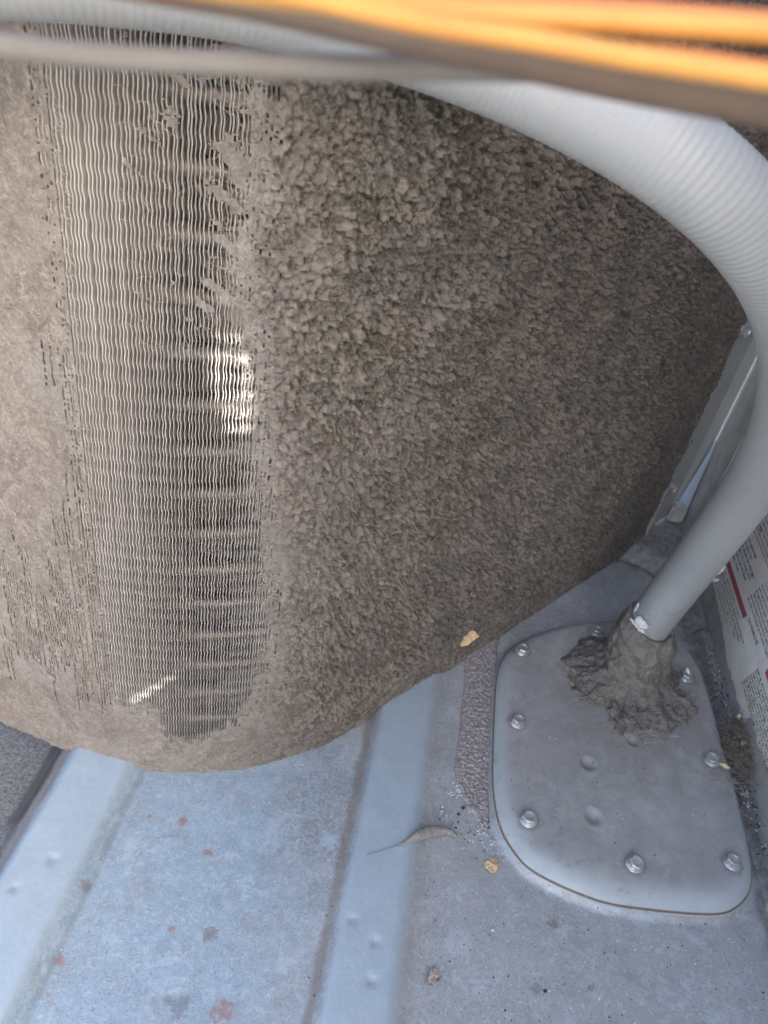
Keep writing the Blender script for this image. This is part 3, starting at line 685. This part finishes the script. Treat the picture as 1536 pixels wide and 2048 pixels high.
# torn scrap of white sticker at its foot, two straw chips caught beside it
ax = Vector((.1983, .4446, .0644)); 
def scrap(name, center, nrm, up, w, h, n, mat, seed, th=.0005, parent=None, curl=.0006):
    rr_ = random.Random(seed); nrm = Vector(nrm).normalized(); up = Vector(up); up = (up - nrm * up.dot(nrm)).normalized(); sd_ = nrm.cross(up); c = Vector(center)
    out = []
    for k in range(n):
        a = 2 * math.pi * k / n; q = rr_.uniform(.62, 1.1); out.append((math.cos(a) * w * q, math.sin(a) * h * q, rr_.uniform(0, curl)))
    V = [c + sd_ * x + up * y + nrm * (z + th) for x, y, z in out] + [c + nrm * (th * 1.5 + curl * .4)] + [c + sd_ * x * 1.02 + up * y * 1.02 + nrm * z for x, y, z in out]
    F = [(k, (k + 1) % n, n) for k in range(n)] + [(k, n + 1 + k, n + 1 + (k + 1) % n, (k + 1) % n) for k in range(n)]
    o = pyd(name, [v[:] for v in V], F, mat, parent); return o
def hose_pt(z, ang, r=.0166):
    k = min(range(len(hp)), key=lambda q: abs(hp[q].z - z) + (0 if hp[q].x > .1 else 9)); d = Vector((math.cos(ang), math.sin(ang), 0)); return hp[k] + d * r, d
for z, a, w, h, s in ((.078, -2.35, .0062, .0050, 3), (.083, -2.95, .0022, .0050, 4), (.0735, -2.55, .0060, .0018, 5), (.0720, -2.15, .0034, .0018, 9)):
    p, d = hose_pt(z, a, .0176); o = scrap('torn_sticker', p, d, (0, 0, 1), w, h, 11, mtear, s); o.parent = hose
def arc_hair(name, pts, rad, mat): return sweep(crom(pts, .0008), rad, 5, name, mat)
pts = []
for q in range(6):
    p, d = hose_pt(.094 + .0022 * (q / 5 - .2) ** 2 * 6, -1.75 + q * .13, .0168); pts.append(tuple(p))
h = arc_hair('curved_hair', pts, .00012, mstraw); tag(h, 'fine dark curved hair clinging to the lower conduit', 'hair')

# ---------------------------------------------------------------- putty
FP = np.array([(.146, .446), (.150, .424), (.156, .407), (.167, .397), (.178, .396), (.183, .386), (.189, .376), (.200, .384), (.214, .388), (.228, .391), (.242, .402), (.252, .413),
               (.250, .428), (.238, .436), (.244, .452), (.236, .470), (.215, .481), (.190, .480), (.168, .470), (.155, .462)])
pcn = np.array([.203, .432]); th0 = np.arctan2(FP[:, 1] - pcn[1], FP[:, 0] - pcn[0]); rf0 = np.hypot(*(FP - pcn).T); o_ = np.argsort(th0)
NT, NS = 300, 130; T = np.linspace(-math.pi, math.pi, NT, endpoint=False); RF = np.interp(T, th0[o_], rf0[o_], period=2 * math.pi)
RF = RF * (.96 + .10 * np.array([noise.noise(Vector((math.cos(a) * 3.5, math.sin(a) * 3.5, 1.3))) + .7 * noise.noise(Vector((math.cos(a) * 9, math.sin(a) * 9, 4.3))) for a in T]))
V = []
for k in range(NS):
    t = k / (NS - 1)
    z = np.interp(t, [0, .04, .30, .50, .68, .85, 1], [.0700, .0705, .0460, .0290, .0195, .0155, .0125])
    cx = np.interp(t, [0, .3, .6, 1], [.1985, .1995, .2015, .203]); cy = np.interp(t, [0, .3, .6, 1], [.4447, .4420, .4370, .432])
    rc = np.interp(t, [0, .04, .16, .30, .45], [.0158, .0186, .0222, .0245, .0235])
    w = sstep(.40, 1.0, np.array(t)); r = rc * (1 - w) + RF * w if t > .4 else np.full(NT, rc)
    tilt = .0055 * np.cos(T - 2.6) * max(0, 1 - t / .35)        # the collar stands higher on its far left side
    V.append(np.stack([cx + r * np.cos(T), cy + r * np.sin(T), z + tilt], -1))
V = np.array(V)
N = np.zeros_like(V); dT = np.roll(V, -1, 1) - np.roll(V, 1, 1); dS = np.gradient(V, axis=0); N = np.cross(dT, dS); N /= np.linalg.norm(N, axis=2)[..., None] + 1e-9
if N[60, 0] @ np.array([-1, 0, .5]) < 0: N = -N
D = np.zeros((NS, NT))
for a in range(NS):
    t = a / (NS - 1); env = min(1, t / .05) * (1 - .75 * max(0, (t - .9) / .1))
    for b in range(NT):
        p = Vector(V[a, b]); q = p * 62; w = Vector((noise.noise(q), noise.noise(q + Vector((9, 3, 1))), noise.noise(q + Vector((1, 7, 4)))))
        f1 = noise.noise(Vector((p.x * 95, p.y * 95, p.z * 75)) + w * 1.6)
        rg = 1 - abs(noise.noise(Vector((p.x * 105, p.y * 105, p.z * 80)) + w * 2.2))
        rg2 = 1 - abs(noise.noise(p * 260 + w * 3))
        D[a, b] = env * (f1 * .0024 + (rg ** 9) * .0017 * (.10 + .9 * t) + (rg2 ** 8) * .0013 * (.25 + t) - .0004)
# finger press and folds
def ang(x): return (x + math.pi) % (2 * math.pi) - math.pi
ta = np.linspace(0, 1, NS)[:, None]
for a0, t0, sa, stt, dd in ((-1.95, .66, .16, .07, -.006), (-.25, .30, .22, .05, -.004), (-.15, .25, .40, .14, .003), (-1.35, .8, .3, .1, .002), (-2.5, .62, .35, .12, .004), (-.75, .72, .12, .16, -.004), (2.2, .6, .4, .2, .003)):
    D += dd * np.exp(-(ang(T[None, :] - a0) / sa) ** 2 - ((ta - t0) / stt) ** 2)
for a0, wd, hh in ((-2.05, .045, .0022), (-1.62, .05, .0018), (-1.1, .05, .0020), (-.72, .05, .0028), (-.35, .05, .0025), (-2.9, .06, .002)):
    c = a0 + .25 * (ta - .8); D += hh * np.exp(-(ang(T[None, :] - c) / wd) ** 2) * sstep(.55, .8, ta)
Vd = V + N * D[..., None]; Vd[..., 2] = np.maximum(Vd[..., 2], .0120)
i = np.arange(NS * NT).reshape(NS, NT); j = np.roll(i, -1, axis=1); Q = np.stack([i[:-1], j[:-1], j[1:], i[1:]], -1).reshape(-1, 4)
pu = npmesh('duct_putty', Vd.reshape(-1, 3), Q, mputty, None, True)
tag(pu, 'grey brown sealing putty squeezed round the foot of the conduit', 'putty')

# ---------------------------------------------------------------- wires across the top, close to the lens
def wire(name, pts, rad, mat, label, cat, group=None):
    ext = [tuple(2 * Vector(pts[0]) - Vector(pts[1]))] + list(pts) + [tuple(2 * Vector(pts[-1]) - Vector(pts[-2]))]
    o = sweep(crom([tuple(v / 1000 for v in p) for p in ext], .003), rad, 16, name, mat); tag(o, label, cat, group); return o
wire('guard_wire', [(-80.6, 96.7, 437.7), (-67.2, 99.4, 439.8), (-60.0, 100.0, 440.3), (-44.9, 101.4, 441.4), (-32.9, 102.9, 442.8), (-21.0, 104.4, 444.2), (-6.2, 106.6, 446.4), (11.7, 109.0, 448.6), (32.4, 109.8, 448.7), (42.5, 109.9, 448.3), (68.2, 109.7, 447.6)],
     0.00149, mwire, 'blurred grey beige guard wire crossing in front of the coil top', 'wire')
wire('brown_wire', [(-41.1, 100.5, 449.9), (-27.9, 101.2, 450.1), (-14.1, 101.4, 449.7), (-2.5, 101.7, 449.7), (10.9, 101.9, 449.3), (30.3, 102.7, 449.4), (45.4, 103.5, 449.7)],
     0.00235, mbrown, 'blurred dark brown wire running just under the yellow wires', 'wire')
wire('yellow_wire', [(-49.6, 84.9, 451.3), (-32.7, 86.4, 451.8), (-24.0, 87.0, 452.2), (-12.5, 87.9, 452.9), (-1.3, 89.0, 453.8), (10.7, 90.6, 455.2), (24.4, 92.1, 456.6), (32.2, 92.9, 457.3), (55.8, 94.9, 458.8)],
     0.00124, myel, 'upper yellow wire, blurred, in the top right corner', 'wire', 'yellow wires across the top')
wire('yellow_wire', [(-37.2, 85.6, 452.9), (-20.3, 85.9, 452.6), (-8.1, 86.1, 452.3), (1.6, 86.6, 452.6), (11.2, 87.1, 452.7), (24.9, 87.9, 453.1), (32.9, 88.3, 453.2), (55.8, 89.3, 453.8)],
     0.00105, myel, 'lower yellow wire dropping away just above the brown wire', 'wire', 'yellow wires across the top')
wire('orange_wire', [(-35.8, 87.5, 450.8), (-25.0, 88.7, 451.9), (-16.2, 89.9, 453.0), (-6.5, 91.1, 454.1), (3.3, 92.3, 455.2), (13.1, 93.5, 456.3), (24.7, 94.7, 457.3), (37.7, 95.9, 458.3)],
     0.00085, mora, 'thin orange wire lying along the top of the upper yellow wire', 'wire')
wire('orange_wire', [(6.4, 88.5, 452.6), (11.2, 89.1, 453.1), (18.5, 89.7, 453.6), (25.1, 90.1, 453.8), (38.0, 91.2, 454.6)],
     0.00060, mora, 'short orange wire between the two yellow wires', 'wire')

# ---------------------------------------------------------------- debris
def thingscrap(name, c, nrm, up, w, h, n, mat, seed, label, cat, **k):
    o = scrap(name, c, nrm, up, w, h, n, mat, seed, **k); tag(o, label, cat); return o
def coilpt(u, z, o=.004):
    p = surf(np.array(u), np.array(z), o); hh = float(cv(u)[2]); return tuple(p), (math.sin(hh), -math.cos(hh), .25)
p, nn = coilpt(.309, .031, .0065)
thingscrap('paint_flake', p, (-.1, -.6, .6), (.75, .25, .45), .0050, .0098, 13, mtan, 11, 'large tan flake caught at the foot of the dirty coil', 'flake', th=.0012, curl=.0012)
p, nn = coilpt(.318, .239, .0050)
thingscrap('lint_clump', p, nn, (.4, .4, .5), .0016, .0032, 9, mbeige, 12, 'pale beige clump stuck on the middle of the dirty coil', 'clump', th=.0015, curl=.0012)
thingscrap('paint_flake', (.0995, .263, .0006), (0, .05, 1), (0, 1, 0), .0046, .0050, 12, mtan, 22, 'orange tan flake on the pan below the white grit', 'flake', th=.0012, curl=.0015)
thingscrap('paint_flake', (.069, .191, .0006), (.1, 0, 1), (.2, 1, 0), .0032, .0050, 11, mbeige, 14, 'dull beige flake lying on the open pan near the lower edge', 'flake', th=.0012, curl=.0014)
p, d = hose_pt(.098, -.45, .0190); 
p = Vector((.2241, .4427, .1308))
thingscrap('straw_chip', p, (-.3, -.8, .6), (.6, .2, .8), .0022, .0062, 8, mpale, 15, 'pale straw chip stuck to the right side of the conduit', 'chip', th=.0009)
thingscrap('straw_chip', Vector((.2239, .4394, .1255)), (-.3, -.8, .6), (.9, .1, .3), .0018, .0040, 7, mbeige, 16, 'dull brown chip hanging under the pale straw chip', 'chip', th=.0008)
thingscrap('straw_chip', (.2630, .3690, .0155), (0, -.3, 1), (1, -.3, 0), .0018, .0042, 7, mpale, 17, 'pale yellow chip beside the right hand plate screw', 'chip', th=.0009)
thingscrap('straw_chip', (.2790, .3890, .0215), (-.5, -.3, 1), (0, 1, .2), .0026, .0026, 7, mpale, 18, 'round pale yellow chip on the fibre nest by the label', 'chip', th=.0010)
thingscrap('straw_chip', (.2810, .4130, .0225), (-1, -.3, .4), (.0, .6, 1), .0018, .0028, 7, mpale, 19, 'small pale chip at the lower corner of the label', 'chip', th=.0008)
thingscrap('straw_chip', (.2371, .4306, .0405), (-.3, -.6, 1), (-.3, .8, .3), .0012, .0034, 7, mpale, 20, 'pale chip by the screw at the right of the putty', 'chip', th=.0008)

def blobs(name, items, mat, kind='stuff'):
    bm = bmesh.new(); rr_ = random.Random(len(items))
    for x, y, z, s in items:
        ico = bmesh.ops.create_icosphere(bm, subdivisions=1, radius=1)['verts']
        sc3 = Vector((s * rr_.uniform(.6, 1.2), s * rr_.uniform(.6, 1.2), s * rr_.uniform(.4, .8))); rot = Matrix.Rotation(rr_.random() * 6, 3, 'Z')
        for v in ico: v.co = rot @ Vector((v.co.x * sc3.x, v.co.y * sc3.y, v.co.z * sc3.z)) * rr_.uniform(.85, 1.15) + Vector((x, y, z))
    o = bmo(name, bm, mat); o['kind'] = kind; return o
rr_ = random.Random(33); wg = []
for cx, cy, n_, sp in ((.0745, .309, 26, .0045), (.0975, .277, 30, .0055), (.091, .283, 10, .004), (.066, .292, 6, .003), (.0735, .318, 4, .002)):
    for _ in range(n_): wg.append((rr_.gauss(cx, sp), rr_.gauss(cy, sp * .8), .0008, rr_.uniform(.0004, .00095)))
for _ in range(110): wg.append((rr_.uniform(.06, .27), rr_.uniform(.16, .26), .0005, rr_.uniform(.0002, .0006) * (2 if rr_.random() < .08 else 1)))
for _ in range(70): wg.append((rr_.uniform(-.18, .27), rr_.uniform(.13, .26), .0008, rr_.uniform(.0002, .00055)))
for _ in range(40): wg.append((rr_.uniform(.105, .26), rr_.uniform(.28, .47), .0135, rr_.uniform(.0002, .0006)))
o = blobs('white_grit', wg, mwhite); o['label'] = 'white grit scattered on the pan and cover plate'; o['category'] = 'grit'
bg_ = []
for _ in range(260): bg_.append((rr_.uniform(.0, .27), rr_.uniform(.15, .27), .0004, rr_.uniform(.0002, .0006)))
for _ in range(160): bg_.append((rr_.uniform(.105, .262), rr_.uniform(.275, .47), .0132, rr_.uniform(.0002, .00055)))
for _ in range(60): bg_.append((rr_.gauss(.085, .012), rr_.gauss(.29, .012), .0006, rr_.uniform(.0003, .0008)))
for x, y, s in ((.079, .2985, .0016), (.1040, .2865, .0026), (.133, .197, .0016), (.076, .293, .0012), (.150, .268, .001), (.17, .2585, .0012)): bg_.append((x, y, .0012, s))
for _ in range(150): bg_.append((PX - rr_.random() * .010, rr_.uniform(.30, .46), .011 + .006 * rr_.random(), rr_.uniform(.0003, .0011)))
o = blobs('dark_grit', bg_, mblack); o['label'] = 'dark specks of grit scattered on the pan and plate'; o['category'] = 'grit'

pg = []
for _ in range(130):
    a = rr_.uniform(-math.pi, math.pi); q = np.interp(a, TH, RR, period=2 * math.pi) + rr_.uniform(-.002, .006) + (.003 if abs(a) < 1 else 0)
    pg.append((cen[0] + q * math.cos(a), cen[1] + q * math.sin(a), .0072, rr_.uniform(.0003, .0009)))
for _ in range(90): pg.append((rr_.gauss(.009, .0025), rr_.uniform(.14, .34), .0035, rr_.uniform(.0002, .0006)))
for _ in range(60): pg.append((rr_.gauss(.062, .003), rr_.uniform(.15, .33), .0012, rr_.uniform(.0002, .0007)))
for _ in range(120): pg.append((rr_.uniform(.273, .282), rr_.uniform(.31, .50), .0125, rr_.uniform(.0004, .0012)))
for _ in range(60): pg.append((rr_.gauss(.205, .035), rr_.gauss(.40, .03), .0140, rr_.uniform(.0003, .0008)))
o = blobs('brown_grit', pg, mbeige); o['label'] = 'brown crumbs of dirt gathered along the plate seam, ribs and panel foot'; o['category'] = 'grit'

# fluffy lint roll with its thread lying over the rib edge
tp = [(.0200, .2470, .0088), (.030, .2525, .0090), (.0405, .2585, .0094), (.047, .2640, .0094), (.054, .2705, .0074), (.062, .2760, .0042), (.070, .2785, .0022), (.0765, .2770, .0012)]
pth = crom(tp, .0006); L = len(pth)
rad = [np.interp(k / L, [0, .30, .40, .52, .65, .80, .93, 1], [.00018, .00030, .0011, .0027, .0034, .0030, .0020, .0003]) for k in range(L)]
def fz(s, th): return np.array([.0007 * noise.noise(Vector((s * 600, math.cos(t) * 1.5, math.sin(t) * 1.5))) for t in th]) * (1 if s > .022 else 0.1)
fl_ = sweep(pth, rad, 20, 'lint_roll', mfluff, None, fz); tag(fl_, 'grey tadpole shaped lint roll with a thin tail, across the right rib', 'lint')
# fuzz on the lint roll as its part
def fuzz_cloud(name, centers, spread, n, length, rad, mat, seed, parent=None, label=None, cat=None):
    r_ = np.random.default_rng(seed); V = []; F = []
    for k in range(n):
        c = np.array(centers[r_.integers(len(centers))]); p = c + r_.normal(0, 1, 3) * spread; d = r_.normal(0, 1, 3) * np.array([1, 1, .45]); d /= np.linalg.norm(d); b = r_.normal(0, 1, 3) * .7
        Ln = length * r_.uniform(.4, 1.3); prev = None
        for q in range(5):
            t = q / 4 - .5; pp = p + d * Ln * t + b * Ln * t * t; pp[2] = max(pp[2], spread_floor)
            side = np.cross(d, [0.2, -.7, .7]); side /= np.linalg.norm(side) + 1e-9
            V += [pp - side * rad, pp + side * rad]
            if q: m_ = len(V); F.append((m_ - 4, m_ - 3, m_ - 1, m_ - 2))
    o = npmesh(name, np.array(V), np.array(F), mat, parent, False); return o
spread_floor = .0006
f = fuzz_cloud('fuzz', [tuple(pth[int(L * q)]) for q in (.5, .6, .7, .8, .9)], np.array([.0022, .0016, .0012]), 260, .004, .00006, mfib, 51, fl_); f['kind'] = 'stuff'
spread_floor = .011
nest = fuzz_cloud('fibre_nest', [(.276, .386, .017), (.2790, .378, .020), (.272, .392, .016), (.2800, .396, .019), (.2790, .388, .023), (.277, .370, .016), (.2800, .404, .018)], np.array([.0035, .0085, .0030]), 900, .014, .00012, mstraw, 52)
tag(nest, 'tangled nest of brown fibres wedged between cover plate and label', 'fibres')
spread_floor = .0135
n2 = fuzz_cloud('fibre_wisp', [(.262, .364, .0145), (.265, .352, .014), (.2590, .3720, .016), (.160, .4000, .0155), (.190, .377, .015), (.205, .385, .016), (.225, .389, .016), (.155, .425, .016), (.166, .440, .016), (.18, .455, .017), (.245, .41, .016), (.25, .43, .016), (.21, .376, .015)], np.array([.0050, .0060, .0012]), 520, .009, .00011, mfib, 53)
n2['kind'] = 'stuff'; tag(n2, 'thin wisps of fibre lying on the cover plate near the putty', 'fibres')
